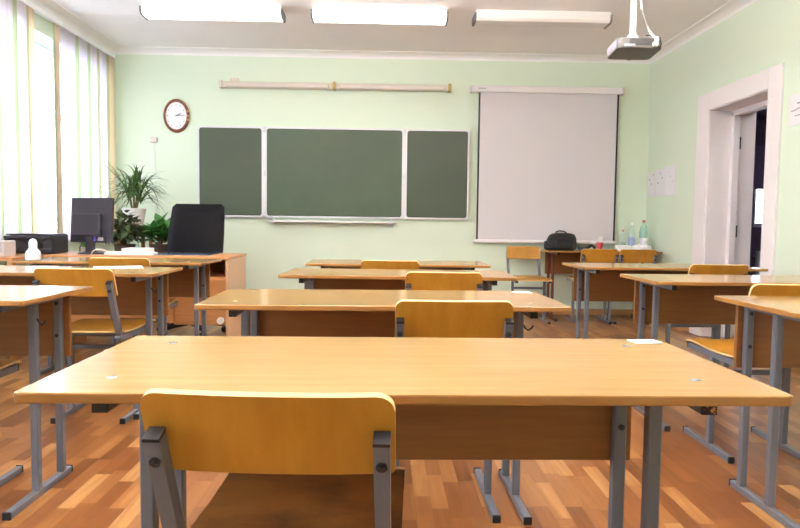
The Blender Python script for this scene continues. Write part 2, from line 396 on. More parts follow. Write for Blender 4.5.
# ------------------------------------------------------------------ vertical blinds
BZ0, BZ1 = .80, 2.745
def blind(name, y0, y1, slats, label):
    t = thing(name, label, 'blind', (XL+.04, (y0+y1)/2, BZ1), 0, None)
    rail = obj('headrail', box(B(), XL+.012, XL+.062, y0, y1, BZ1, BZ1+.045, .006), 'pvc', t)
    for (a, b, m) in slats:
        bm = B(); n = 4; tt = bmesh.new()
        cols = []
        for i in range(n+1):
            f = i/n; y = a + (b-a)*f; x = XL+.035 + .012*math.sin(PI*f) + (f-.5)*.03
            cols.append([tt.verts.new((x, y, z)) for z in (BZ0+.03, 1.5, BZ1)])
        for c0, c1 in zip(cols, cols[1:]):
            for j in range(2): tt.faces.new((c0[j], c1[j], c1[j+1], c0[j+1]))
        geom = tt.faces[:]
        r = bmesh.ops.solidify(tt, geom=geom, thickness=.0008)
        merge(bm, tt, 0); s = obj('slat', bm, m, t)
        bm = B(); box(bm, XL+.03, XL+.04, a+.01, b-.01, BZ0+.005, BZ0+.03, .002); sub('bottom_weight', bm, m, s, t)
    bm = B(); yy = [y0+.02 + (y1-y0-.04)*i/30 for i in range(31)]
    tube(bm, [(XL+.065, y, BZ1-.002) for y in (y0+.02, y1-.02)], .002, 6); obj('cord', bm, 'pvc', t)
    return t
near = []
y = 4.25
while y < 5.0:
    near.append((y, y+.085, 'b_white')); near.append((y+.08, y+.118, 'b_green' if int(y*10) % 2 else 'b_peach')); y += .112
near = [s for s in near if s[1] < 5.05]
near += [(5.045, 5.145, 'b_white'), (5.135, 5.222, 'b_white'), (5.215, 5.277, 'b_green'), (5.27, 5.415, 'b_white'), (5.41, 5.448, 'b_olive'), (5.443, 5.53, 'b_peach')]
blind('vertical_blind', 4.2, 6.0, near, 'vertical fabric blind at the left edge, nearer of the two, drawn open before the window')
far_ = [(5.872, 5.912, 'b_green'), (5.906, 5.985, 'b_peach'), (6.02, 6.13, 'b_white'), (6.12, 6.242, 'b_white'), (6.236, 6.312, 'b_green'), (6.305, 6.40, 'b_white'), (6.39, 6.49, 'b_white'),
        (6.485, 6.553, 'b_green'), (6.547, 6.63, 'b_white'), (6.62, 6.70, 'b_white'), (6.695, 6.757, 'b_olive'), (6.752, 6.84, 'b_white'), (6.85, 6.922, 'b_white'), (6.918, 6.985, 'b_olive'), (6.98, 7.1, 'b_peach')]
blind('vertical_blind', 6.003, 7.13, far_[2:], 'vertical fabric blind beside the far left corner of the room, with green and peach slats')
# the two slats hanging at the joint belong to the nearer blind
tnear = [o for o in C.objects if o.name == 'vertical_blind'][0]
for a, b, m in far_[:2]:
    bm = B(); box(bm, XL+.03, XL+.031, a, b, BZ0+.03, BZ1); s = obj('slat', bm, m, tnear)
    sub('bottom_weight', box(B(), XL+.026, XL+.035, a+.004, b-.004, BZ0+.005, BZ0+.03, .002), m, s, tnear)

# ------------------------------------------------------------------ ceiling lamps
def lamp(x0, x1, y0, lit, label, group=None, drop=.0):
    t = thing('ceiling_lamp', label, 'lamp', ((x0+x1)/2, y0+.1, ZC), 0, group)
    z1, z0 = ZC-.032-drop, ZC-.088-drop; y1 = y0+.19
    if drop:
        for x in (x0+.2, x1-.2): obj('rod', tube(B(), [(x, y0+.095, z1), (x, y0+.095, ZC)], .006, 8), 'white', t)
    obj('housing', box(B(), x0+.01, x1-.01, y0+.002, y1-.002, z1, ZC if not drop else z1+.012), 'lamp_off', t)
    if drop: obj('added_uplight', box(B(), x0+.04, x1-.04, y0+.03, y1-.03, z1+.012, z1+.02), 'added_uplight', t)
    prof = [(y0, z1), (y0, z0+.022), (y0+.022, z0), (y1-.022, z0), (y1, z0+.022), (y1, z1)]
    obj('diffuser', prism(B(), prof, 'x', x0+.012, x1-.012, bevel=.004), ('lamp_added' if drop else 'lamp_on') if lit else 'lamp_off', t)
    p2 = [(a, b) for a, b in [(y0-.008, z1+.006), (y0-.008, z0+.019), (y0+.019, z0-.008), (y1-.019, z0-.008), (y1+.008, z0+.019), (y1+.008, z1+.006)]]
    for a, b in ((x0-.002, x0+.013), (x1-.013, x1+.002)): obj('end_cap', prism(B(), p2, 'x', a, b), 'lamp_cap', t)
    return t
LY = 5.73
lamp(-2.125, -.905, LY, True, 'lit fluorescent ceiling lamp at left, nearest the window')
lamp(-.655, .535, LY, True, 'lit fluorescent ceiling lamp in the middle of the row')
lamp(.77, 1.975, LY, False, 'unlit ceiling lamp at right beside the projector')
for yy in (3.72, .9):  # two unseen rows of hanging lamps, added to even out the room light
    for x in (-2.1, -.75, .6):
        lamp(x, x+1.2, yy, True, 'added unseen fill lamp hanging on two rods over the pupils, out of the picture', 'added fill lamps over the pupils', .36)

# ------------------------------------------------------------------ chalkboard
bz0, bz1, by = 1.067, 2.062, YF-.05
t = thing('chalkboard', 'three-panel green chalkboard on the far wall between clock and projection screen', 'chalkboard', (-.56, YF, bz0))
def board_panel(x0, x1, m, dy=0., ang=0., piv=None):
    bm = box(B(), x0+.018, x1-.018, by+.008-dy, by+.03-dy, bz0+.018, bz1-.018, .004)
    bf = B(); y0, y1 = by-dy, by+.032-dy
    prism_o = rrect(x0, x1, bz0, bz1, .03); prism_i = rrect(x0+.018, x1-.018, bz0+.018, bz1-.018, .028)
    tt = bmesh.new(); n = len(prism_o)
    rings = [[tt.verts.new((p[0], yy, p[1])) for p in pr] for pr, yy in ((prism_i, y1), (prism_i, y0), (prism_o, y0), (prism_o, y1))]
    for a in range(4):
        A_, B_ = rings[a], rings[(a+1) % 4]
        for i in range(n): tt.faces.new((A_[i], A_[(i+1) % n], B_[(i+1) % n], B_[i]))
    bmesh.ops.recalc_face_normals(tt, faces=tt.faces); merge(bf, tt, 0)
    if ang:
        rot(bm, ang, 'Z', (piv, by+.02, 0)); rot(bf, ang, 'Z', (piv, by+.02, 0))
    p = obj('board_panel', bm, m, t); sub('board_frame', bf, 'alu', p, t)
board_panel(-2.065, -1.345, 'board_wing', 0, R(.5), -1.345)
board_panel(-1.325, .205, 'board')
board_panel(.225, .935, 'board_wing', 0, R(-.5), .225)
for x in (-1.335, .215):
    bm = B()
    for z in (bz0+.03, 1.55, bz1-.03): tube(bm, [(x, by-.004, z-.03), (x, by-.004, z+.03)], .008, 8)
    box(bm, x-.012, x+.012, by+.01, YF, bz0, bz1+.012); obj('hinge', bm, 'alu', t)
bm = B(); prism(bm, [(YF-.01, 1.018), (YF-.12, 1.018), (YF-.12, 1.036), (YF-.112, 1.036), (YF-.112, 1.026), (YF-.01, 1.026)], 'x', -1.285, .115)
box(bm, -1.25, -1.23, YF-.03, YF, 1.0, 1.066); box(bm, .06, .08, YF-.03, YF, 1.0, 1.066)
obj('chalk_tray', bm, 'alu', t)
# wall lamp above the board
t = thing('board_lamp', 'long cream twin strip lamp on the wall above the chalkboard', 'lamp', (-.55, YF, 2.5))
for x0, x1 in ((-1.79, -.585), (-.55, .69)):
    h = obj('housing', box(B(), x0, x1, YF-.075, YF, 2.478, 2.545, .008), 'cream', t)
    sub('diffuser', box(B(), x0+.04, x1-.04, YF-.10, YF-.06, 2.482, 2.525, .012, 3), 'cream_lens', h, t)
for x in (-1.8, -.567, .7):
    obj('bracket', box(B(), x-.016, x+.016, YF-.108, YF, 2.47, 2.552, .006), 'brass' if x > -1. else 'cream', t)
single('junction_box', box(B(), -1.71, -1.62, YF-.035, YF, 2.552, 2.59, .008), 'cream_lens', 'small white junction box on the left end of the board lamp', 'electrical box')
# projection screen
t = thing('projection_screen', 'pulled-down white projection screen with black side borders on the far wall', 'projection screen', (1.8, YF, .83))
c_ = obj('case', box(B(), .95, 2.625, YF-.10, YF-.003, 2.472, 2.54, .01), 'white', t)
for x in (.935, 2.61): sub('end_cap', box(B(), x, x+.03, YF-.105, YF-.003, 2.468, 2.545, .008), 'cream' if x > 1 else 'alu', c_, t)
sub('maker_mark', box(B(), 1.02, 1.10, YF-.102, YF-.099, 2.505, 2.512), 'ink', c_, t)
obj('screen_fabric', box(B(), 1.045, 2.568, YF-.062, YF-.060, .85, 2.48), 'screen', t)
for a, b in ((1.025, 1.045), (2.568, 2.588)): obj('black_border', box(B(), a, b, YF-.063, YF-.059, .85, 2.48), 'black', t)
obj('bottom_bar', box(B(), 1.0, 2.608, YF-.075, YF-.048, .815, .85, .006), 'white', t)
# clock: oval wooden wall clock
cx, cz, cy = -2.303, 2.17, YF
t = thing('wall_clock', 'oval wall clock with red-brown wooden rim left of the chalkboard', 'clock', (cx, cy, cz))
def oval(bm, rx, rz, y0, y1, mi=0, n=40):
    return prism(bm, [(cx+rx*math.cos(2*PI*i/n), cz+rz*math.sin(2*PI*i/n)) for i in range(n)], 'y', y0, y1, mi)
tt = bmesh.new(); n = 48; rings = []
for k, yy in ((1., cy), (1., cy-.02), (.93, cy-.042), (.84, cy-.038), (.80, cy-.02)):
    rings.append([tt.verts.new((cx+.142*k*math.cos(2*PI*i/n), yy, cz+.184*k*math.sin(2*PI*i/n))) for i in range(n)])
for a, b in zip(rings, rings[1:]):
    for i in range(n): tt.faces.new((a[i], a[(i+1) % n], b[(i+1) % n], b[i]))
bmesh.ops.recalc_face_normals(tt, faces=tt.faces); bm = B(); merge(bm, tt, 0); obj('rim', bm, 'clockwood', t)
fc = obj('clock_face', oval(B(), .122, .158, cy-.022, cy-.002), 'clockface', t)
bm = B()
for i in range(12):
    a = R(30*i); q = B(); box(q, cx-.003, cx+.003, cy-.024, cy-.022, cz+.088, cz+.102); rot(q, a, 'Y', (cx, cy, cz)); 
    bmesh.ops.scale(q, vec=(1, 1, 1.28), space=Matrix.Translation((-cx, -cy, -cz)), verts=q.verts); merge(bm, q, 0)
sub('hour_marks', bm, 'ink', fc, t)
for nm, ln, wd, ang in (('hour_hand', .058, .008, 68), ('minute_hand', .085, .005, 88)):
    q = box(B(), cx-wd/2, cx+wd/2, cy-.028, cy-.025, cz-.01, cz+ln); rot(q, R(ang), 'Y', (cx, cy, cz)); obj(nm, q, 'black', t)
bm = B()
for z in (-.045, .0, .05): lathe(bm, [(.001, -.012), (.014, -.006), (.014, .006), (.001, .012)], 10, (cx+.134, cy-.035, cz+z))
obj('gilt_ornament', bm, 'gold', t)
# wall socket box and its cable
t = thing('wall_socket', 'small cream wall box below the clock with a thin cable running down', 'socket', (-2.56, YF, 1.83))
obj('cover', box(B(), -2.59, -2.515, YF-.03, YF, 1.875, 1.935, .008), 'cream_lens', t)
bm = B(); tube(bm, [(-2.55, YF-.006, 1.88), (-2.54, YF-.006, 1.5), (-2.54, YF-.006, .9), (-2.535, YF-.006, .35)], .004, 6); obj('cable', bm, 'cable', t)
# projector
def rail_y(): pass
t = thing('projector', 'grey ceiling projector hanging on a white pole', 'projector', (1.6, 4.25, ZC))
PX, PY, PZ = 1.622, 4.27, 2.158
bm = B(); prism(bm, rrect(PX-.145, PX+.145, PY-.115, PY+.115, .035, 5), 'z', PZ-.018, PZ+.050, bevel=.006)
rot(bm, R(-5), 'X', (PX, PY, PZ)); body = obj('body', bm, 'proj', t)
def pr_(q): return rot(q, R(-5), 'X', (PX, PY, PZ))
sub('side_shell', pr_(box(B(), PX-.147, PX-.141, PY-.085, PY+.085, PZ-.010, PZ+.044, .002)), 'projwhite', body, t)
sub('port_panel', pr_(box(B(), PX-.07, PX+.115, PY-.118, PY-.112, PZ+.002, PZ+.044, .003)), 'dark', body, t)
sub('rear_label', pr_(box(B(), PX-.105, PX-.035, PY-.119, PY-.113, PZ-.010, PZ+.006, .002)), 'projwhite', body, t)
sub('plug', pr_(box(B(), PX+.07, PX+.105, PY-.145, PY-.116, PZ-.012, PZ+.015, .008)), 'cable', body, t)
sub('plug', pr_(box(B(), PX+.085, PX+.11, PY-.14, PY-.116, PZ+.02, PZ+.05, .008)), 'cable', body, t)
bm = B(); tube(bm, [(PX+.02, PY+.10, PZ+.012), (PX+.02, PY+.135, PZ+.009)], .034, 18); sub('lens', bm, 'black', body, t)
bm = B(); tube(bm, [(PX-.01, PY, PZ+.09), (PX-.01, PY, ZC-.02)], .019, 14); obj('pole', bm, 'white', t)
bm = B(); box(bm, PX-.05, PX+.03, PY-.05, PY+.05, PZ+.055, PZ+.066, .003); lathe(bm, [(.034, .06), (.034, .075), (.024, .1), (.02, .12)], 14, (PX-.01, PY, PZ)); box(bm, PX-.045, PX+.025, PY-.012, PY+.012, PZ+.075, PZ+.1, .004)
obj('mount', bm, 'white', t)
obj('ceiling_plate', box(B(), PX-.07, PX+.05, PY-.06, PY+.06, ZC-.02, ZC, .004), 'white', t)
bm = B(); tube(bm, [(PX+.005, PY+.01, ZC-.01), (PX+.02, PY, 2.6), (PX+.035, PY-.02, 2.42), (PX+.075, PY-.06, 2.27), (PX+.1, PY-.13, 2.19), (PX+.095, PY-.14, 2.165)], .007, 8); obj('cable', bm, 'cable', t)
bm = B(); tube(bm, [(PX+.09, PY+.03, 2.27), (PX+.115, PY-.02, 2.26), (PX+.135, PY-.09, 2.22), (PX+.128, PY-.125, 2.17), (PX+.115, PY-.125, 2.15)], .004, 6); obj('black_cable', bm, 'black', t)

# ------------------------------------------------------------------ pupils' desks
TH = .017; ZB = .75-TH-.028
def make_desk(label, loc, legmat='steel', group='pupils desks'):
    """origin: floor under the middle of the near edge"""
    t = thing('school_desk', label, 'desk', (0, 0, 0), 0, group)
    def two(bm):
        for f in bm.faces: f.material_index = 0 if f.normal.z > .7 else 1
        return bm
    bm = B(); tt = bmesh.new()
    prism(bm, rrect(-.6, .6, 0, .5, .012, 3), 'z', .75-TH, .75, bevel=.003); bm.normal_update()
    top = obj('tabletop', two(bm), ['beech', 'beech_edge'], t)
    for x in (-.49, .49):
        for y in (.10, .41):
            q = B(); lathe(q, [(.0095, -.001), (.0095, .0008), (.006, .0014)], 14, (x, y, .75)); s = obj('screw_cap', q, 'chrome', None); s.parent = top
    for x in (-.49, .49):
        sg = 1 if x > 0 else -1
        tb = obj('top_bar', box(B(), x-.012, x+.012, .055, .475, ZB, .75-TH), legmat, t)
        s = obj('end_cap', box(B(), x-.012, x+.012, .050, .055, ZB, .75-TH), 'black'); s.parent = tb
        for y in (.262, .44):
            lg = obj('leg', box(B(), x-.0135, x+.0135, y-.014, y+.014, .025, .75-TH-.020, .003, 1), legmat, t)
            if y > .4:
                for z in (.565, .69):
                    q = B(); tube(q, [(x, y-.0138, z), (x, y-.017, z)], .007, 12)
                    s = obj('bolt', q, 'black'); s.parent = lg
        fr = obj('foot_runner', box(B(), x-.0135, x+.0135, .072, .497, 0, .026, .003, 1), legmat, t)
        for a, b in ((.066, .073), (.496, .503)):
            s = obj('end_cap', box(B(), x-.0145, x+.0145, a, b, -.0, .028, .002, 1), 'black'); s.parent = fr
    obj('crossbar', box(B(), -.478, .478, .43, .45, .70, .725, .003), legmat, t)
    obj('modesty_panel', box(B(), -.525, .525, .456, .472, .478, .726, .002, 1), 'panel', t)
    t.location = loc[:3]; t.rotation_euler = (0, 0, loc[3]); return t
G = 'pupils desks'
desk0 = make_desk('largest desk across the foreground, with a white slip at its far right corner', (.042, .968, 0, R(.2)))
DK = [
 ('second desk of the middle column, straight beyond the foreground desk', (.005, 2.03, 0), R(1.0)),
 ('third desk of the middle column, chair back overlapping its right half', (.07, 3.2, 0), R(-1.5)),
 ('last and smallest desk of the middle column, nearest the chalkboard', (.09, 4.135, 0), 0.),
 ('nearest desk of the left column, cut by the left edge of the photo', (-1.748, 2.07, 0), 0.),
 ('middle desk of the left column with a white sheet on its right end', (-1.742, 3.19, 0), 0.),
 ('far left desk pushed against the front of the teacher desk', (-1.75, 4.09, 0), 0.),
 ('nearest desk of the right column, cut by the right edge of the photo', (1.870, 1.945, 0), R(.4)),
 ('middle desk of the right column, beyond the nearest right one', (1.90, 3.03, 0), R(-.3)),
 ('farthest desk of the right column, in front of the doorway', (1.87, 4.07, 0), 0.)]
tb_ = [c for c in desk0.children if c.name.startswith('top_bar')]
for k_, (lb, lc, rz) in enumerate(DK):
    dk = dup(desk0, lc, rz, lb)
    if k_ in (0, 3, 4):                                        # the three desks whose bag hook shows
        lg_ = [c for c in dk.children if c.name.startswith('leg')][2]
        q = B(); tube(q, [(.503, .262, .655), (.512, .262, .64), (.522, .258, .632), (.534, .254, .642), (.538, .252, .65)], .003, 8)
        h_ = obj('bag_hook', q, 'bolt'); h_.parent = lg_
q = obj('sticker', box(B(), .4785, .5015, .0488, .0502, ZB+.001, .75-TH-.001), 'sticker_red'); q.parent = tb_[1]; q['label'] = 'small colourful sticker on the bar end'
back_desk = make_desk('desk with red-brown legs under the screen, holding the black bag and bottles', (2.32, 6.68, 0, 0.), 'brown_steel', 'pupils desks')

# ------------------------------------------------------------------ pupils' chairs
def make_chair(label, group='school chairs'):
    """origin: floor below the top of the backrest; the sitter looks along +Y"""
    t = thing('school_chair', label, 'chair', (0, 0, 0), 0, group)
    SL = .40                                                   # lean of backrest: dy per dz
    # backrest: bent plywood
    tt = bmesh.new(); W, z0, z1, th = .185, .636, .767, .011
    out = rrect(-W, W, z0, z1, .026, 6, (1, 1, 1, 1))
    out = [(x, z) for x, z in out]
    # subdivide long edges for the bend
    def dens(o):
        r = []
        for i, p in enumerate(o):
            q = o[(i+1) % len(o)]; n = max(1, int(abs(p[0]-q[0])/.03))
            r += [(p[0]+(q[0]-p[0])*k/n, p[1]+(q[1]-p[1])*k/n) for k in range(n)]
        return r
    xs = [-W + 2*W*i/24 for i in range(25)]
    def zr(x):
        e = W-abs(x); rt, rb = .026, .008
        zt = z1 - (rt - math.sqrt(max(0, rt*rt-(rt-e)**2)) if e < rt else 0)
        zb = z0 + (rb - math.sqrt(max(0, rb*rb-(rb-e)**2)) if e < rb else 0)
        return zb, zt
    xs = [-W, -W+.002, -W+.005, -W+.010, -W+.018] + [-W+.026 + (2*W-.052)*i/18 for i in range(19)] + [W-.018, W-.010, W-.005, W-.002, W]
    def yb(x, z): return (z1-z)*SL + .014*((x/W)**2) - .012
    F, K = [], []
    for x in xs:
        zb, zt = zr(x)
        zz = [zb + (zt-zb)*i/4 for i in range(5)]
        F.append([tt.verts.new((x, yb(x, z)-th/2, z-.002)) for z in zz]); K.append([tt.verts.new((x, yb(x, z)+th/2, z+.002)) for z in zz])
    edge = []
    for i in range(len(xs)-1):
        for j in range(4):
            tt.faces.new((F[i][j], F[i+1][j], F[i+1][j+1], F[i][j+1])); tt.faces.new((K[i+1][j], K[i][j], K[i][j+1], K[i+1][j+1]))
        edge += [tt.faces.new((F[i][4], F[i+1][4], K[i+1][4], K[i][4])), tt.faces.new((F[i+1][0], F[i][0], K[i][0], K[i+1][0]))]
    for i in (0, -1):
        for j in range(4): edge.append(tt.faces.new((F[i][j], F[i][j+1], K[i][j+1], K[i][j])))
    bmesh.ops.recalc_face_normals(tt, faces=tt.faces)
    for f in edge: f.material_index = 1
    bm = B(); merge(bm, tt); obj('backrest', bm, ['ply', 'ply_edge'], t)
    # seat: bent plywood slab with a rolled front edge
    prof = []
    for (y, z) in ((.10, .452), (.20, .446), (.32, .445), (.44, .451), (.505, .452), (.545, .445), (.56, .437)): prof.append((y, z))
    tt = bmesh.new(); top = []; xs = [-.192, -.187, -.172] + [-.14+.28*i/6 for i in range(7)] + [.172, .187, .192]
    for x in xs:
        e = .192-abs(x); k = 0 if e > .02 else (.02-e)*.8
        top.append([(tt.verts.new((x, y + (k if i == 0 else -k if i == len(prof)-1 else 0), z+.009)), tt.verts.new((x, y + (k if i == 0 else -k if i == len(prof)-1 else 0), z))) for i, (y, z) in enumerate(prof)])
    edge = []
    for a, b in zip(top, top[1:]):
        for j in range(len(prof)-1):
            tt.faces.new((a[j][0], b[j][0], b[j+1][0], a[j+1][0])); tt.faces.new((a[j][1], a[j+1][1], b[j+1][1], b[j][1]))
        edge += [tt.faces.new((a[0][0], a[0][1], b[0][1], b[0][0])), tt.faces.new((a[-1][0], b[-1][0], b[-1][1], a[-1][1]))]
    for a in (top[0], top[-1]):
        for j in range(len(prof)-1): edge.append(tt.faces.new((a[j][0], a[j+1][0], a[j+1][1], a[j][1])))
    bmesh.ops.recalc_face_normals(tt, faces=tt.faces)
    for f_ in edge: f_.material_index = 1
    bm = B(); merge(bm, tt); obj('seat', bm, ['ply', 'ply_edge'], t)
    for s in (-1, 1):
        x = s*.170
        p0, p1 = Vector((x, -.006, .702)), Vector((x, .108, .428))
        bm = B(); tube(bm, [p0, p1], 0, rect=(.0235, .026)); post = obj('back_post', bm, 'steel', t)
        dr = (p0-p1).normalized(); bm = B(); tube(bm, [p0, p0+dr*.006], 0, rect=(.0245, .0275)); q = obj('end_cap', bm, 'black'); q.parent = post
        nrm = Vector((0, -dr.z, dr.y)); c0 = p0 - dr*.036 + nrm*.013
        bm = B(); tube(bm, [c0 - nrm*.001, c0 + nrm*.003], .0085, 16); tube(bm, [c0+nrm*.003, c0+nrm*.006], .0045, 8); q = obj('bolt', bm, 'bolt'); q.parent = post
        bm = B(); tube(bm, [(x, .088, .428), (x, .535, .428)], 0, rect=(.026, .026)); rl = obj('seat_rail', bm, 'steel', t)
        q = obj('end_cap', box(B(), x-.0135, x+.0135, .535, .541, .4145, .4415), 'black'); q.parent = rl
        obj('leg', box(B(), x-.013, x+.013, .30, .328, .024, .416, .003, 1), 'steel', t)
        fr = obj('foot_runner', box(B(), x-.013, x+.013, .128, .55, 0, .026, .003, 1), 'steel', t)
        for a, b in ((.122, .129), (.549, .556)):
            q = obj('end_cap', box(B(), x-.014, x+.014, a, b, 0, .028, .002, 1), 'black'); q.parent = fr
    for z in (.335,):
        obj('crossbar', box(B(), -.156, .156, .304, .324, z, z+.022, .002, 1), 'steel', t)
    obj('seat_support', box(B(), -.156, .156, .19, .212, .418, .438, .002, 1), 'steel', t)
    return t
chair0 = make_chair('nearest wooden chair, large in the foreground with worn plywood seat')
chair0.location = (-.167, .912, 0); chair0.rotation_euler = (0, 0, R(-3.))
CH = [
 ('plywood chair at the second desk of the middle column', (.222, 1.995, 0), R(.6)),
 ('plywood chair at the third desk of the middle column', (.287, 3.06, 0), 0.),
 ('plywood chair at the smallest desk of the middle column, nearest the chalkboard', (.037, 4.07, 0), 0.),
 ('chair at the nearest left desk, only a seat corner and one foot showing', (-1.62, 2.01, 0), 0.),
 ('chair in the left column whose wide back shows above the nearest left desk', (-1.462, 3.06, 0), 0.),
 ('chair at the far left desk, its back top showing before the monitor desk', (-1.625, 3.98, 0), 0.),
 ('chair pulled out from the middle right desk, yellow seat left of nearest right desk', (1.668, 2.55, 0), R(-.4)),
 ('chair tucked at the farthest right desk, its back top showing before the doorway', (2.082, 3.94, 0), 0.),
 ('left one of two chairs at the desk with the black bag', (2.175, 6.44, 0), 0.),
 ('right one of two chairs at the desk with the bottles', (2.565, 6.44, 0), 0.),
 ('empty chair facing the room under the projection screen, beside the desk with the black bag', (1.53, 7.08, 0), PI)]
for k_, (lb, lc, rz) in enumerate(CH):
    ch_ = dup(chair0, lc, rz, lb)
    ch_.scale.z = (1.008, 1.02, 1.015, 1., 1.02, 1.02, 1.024, 1.02, 1.02, 1.02, 1.015)[k_]   # the chairs are set to different heights
for c in chair0.children:                                      # this chair's frame is a little narrower
    if c.name.split('.')[0] in ('back_post', 'seat_rail', 'leg', 'foot_runner'):
        c.location.x = -.003 if sum(v.co.x for v in c.data.vertices) > 0 else .011
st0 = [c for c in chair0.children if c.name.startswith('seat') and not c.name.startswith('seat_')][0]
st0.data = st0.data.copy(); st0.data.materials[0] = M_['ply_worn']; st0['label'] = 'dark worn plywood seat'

# ------------------------------------------------------------------ papers and sheets
def sheet(name, label, x, y, z, w, h, rz, lines=(), cat='paper'):
    t = thing(name, label, cat, (x, y, z), rz)
    o = obj('sheet', box(B(), -w/2, w/2, -h/2, h/2, 0, .0012), 'paper', t, world=False)
    if lines:
        bm = B()
        for a, b, yy, th in lines: box(bm, a, b, yy, yy+th, .0011, .0016)
        q = obj('print', bm, 'ink', None); q.parent = t
    return t
sheet('paper_slip', 'white paper slip at the far right corner of the foreground desk', .59, 1.43, .7505, .062, .045, R(3), [(-.02, .022, .004, .003), (-.024, .02, -.006, .003)])
sheet('paper_slip', 'white paper slip at the far right corner of the second middle desk', .535, 2.475, .7505, .07, .05, R(2))
sheet('paper_sheet', 'white paper sheet on the right end of the middle left desk', -1.475, 3.61, .7505, .25, .21, R(24))
t = thing('wall_papers', 'three white sheets pinned side by side on the right wall by the door', 'paper', (XR, 7.0, 1.34))
for i, (a, b, dz) in enumerate(((7.03, 7.235, -.02), (6.80, 7.025, .0), (6.55, 6.795, .012))):
    s = obj('sheet', box(B(), XR-.003, XR, a, b, 1.345, 1.635+dz), 'paper_grey', t)
    bm = B()
    for k in range(3):
        yy = a+.04+.05*k; zz = 1.58-.05*((k*2+i) % 3); box(bm, XR-.0038, XR-.003, yy, yy+.03, zz, zz+.012)
    sub('print', bm, 'pink' if i == 2 else 'ink', s, t)
t = thing('wall_notice', 'white notice on the right wall just past the door frame', 'notice', (XR, 4.6, 1.75))
s = obj('sheet', box(B(), XR-.003, XR, 4.30, 4.715, 1.755, 1.975), 'paper_grey', t)
bm = B(); tube(bm, [(XR-.0035, 4.69, 1.862), (XR-.0035, 4.655, 1.864), (XR-.0035, 4.63, 1.872), (XR-.0035, 4.54, 1.874), (XR-.0035, 4.44, 1.868)], .004, 6); box(bm, XR-.004, XR-.003, 4.40, 4.63, 1.905, 1.917); box(bm, XR-.004, XR-.003, 4.45, 4.65, 1.82, 1.828)
sub('print', bm, 'ink', s, t)

# ------------------------------------------------------------------ teacher's corner
t = thing('teacher_desk', 'reddish wooden teacher desk with a pedestal under the monitor', 'desk', (-1.83, 5.1, 0))
X0, X1, Y0, Y1 = -2.50, -1.15, 4.80, 5.42
obj('desktop', box(B(), X0, X1, Y0-.01, Y1, .728, .75, .003), 'veneer', t)
obj('side_panel', box(B(), X1-.025, X1-.005, Y0, Y1-.02, 0, .728, .002), 'veneer_side', t)
obj('side_panel', box(B(), X0+.005, X0+.025, Y0, Y1-.02, 0, .728, .002), 'veneer', t)
obj('side_panel', box(B(), X1-.42, X1-.40, Y0+.03, Y1-.02, .24, .728, .002), 'veneer', t)
obj('front_panel', box(B(), X0+.025, X1-.42, Y0+.03, Y0+.046, .50, .728, .002), 'veneer', t)
lp = obj('front_panel', box(B(), X0+.025, X1-.42, Y0+.022, Y0+.04, .25, .494, .002), 'veneer', t)
sub('sticker', prism(B(), [(-1.755+.02*math.cos(a)*(1+.3*math.sin(3*a)), .485+.02*math.sin(a)) for a in [2*PI*i/12 for i in range(12)]], 'y', Y0+.0195, Y0+.022), 'sticker_green', lp, t)
obj('pedestal_shelf', box(B(), X1-.40, X1-.025, Y0+.03, Y1-.03, .58, .598, .002), 'veneer', t)
dr_ = obj('pedestal_door', box(B(), X1-.40, X1-.027, Y0+.012, Y0+.03, .24, .585, .003), 'veneer', t)
q = B(); tube(q, [(X1-.065, Y0+.014, .275), (X1-.065, Y0-.006, .275)], .026, 18); sub('round_plate', q, 'cap_white', dr_, t)
obj('pedestal_floor', box(B(), X1-.40, X1-.025, Y0+.03, Y1-.034, .24, .26, .002), 'veneer', t)
obj('pedestal_back', box(B(), X1-.40, X1-.025, Y1-.034, Y1-.022, .24, .728), 'veneer', t)
# side table by the window
t = thing('side_table', 'low wooden side table by the window under the black printer', 'table', (-2.72, 4.95, 0))
obj('tabletop', box(B(), -2.89, -2.515, 4.42, 5.42, .728, .75, .003), 'veneer', t)
for x in (-2.865, -2.54):
    for y in (4.45, 5.39): obj('leg', box(B(), x-.02, x+.02, y-.02, y+.02, 0, .728, .003), 'veneer', t)
# printer
t = thing('printer', 'wide black printer on the side table by the window', 'printer', (-2.71, 5.1, .75))
a, b, c, d_ = -2.885, -2.525, 4.95, 5.22
bm = B(); prism(bm, [(c, .752), (c, .79), (c+.015, .79), (c+.015, .86), (c+.0, .872), (c+.012, .888), (d_, .895), (d_, .752)], 'x', a, b, bevel=.006); body = obj('body', bm, 'monitor', t)
obj('lid', box(B(), a+.004, b-.004, c+.03, d_-.01, .892, .902, .004), 'monitor', t)
obj('control_panel', box(B(), a+.14, b-.05, c-.006, c+.02, .852, .880, .004), 'black', t)

for i in range(4): obj('button', tube(B(), [(a+.16+i*.03, c-.004, .866), (a+.16+i*.03, c-.009, .866)], .007, 10), 'monitor_dark', t)
obj('dial', tube(B(), [(b-.1, c+.016, .81), (b-.1, c+.008, .81)], .034, 20), 'monitor_dark', t)
obj('paper_tray', box(B(), a+.06, b-.14, c-.03, c+.02, .762, .778, .003), 'black', t)
for x in (a+.03, b-.03): obj('foot', box(B(), x-.015, x+.015, c+.03, d_-.03, .75, .754), 'black', t)
# beige box
t = thing('computer_speaker', 'beige box-shaped desk speaker at the left edge before the printer', 'speaker', (-2.72, 4.62, .75))
obj('cabinet', box(B(), -2.80, -2.645, 4.55, 4.70, .75, .86, .008), 'beige', t)
q = B(); 
for i in range(6): box(q, -2.785, -2.66, 4.548, 4.551, .78+i*.012, .785+i*.012)
obj('grille', q, 'ink', t)
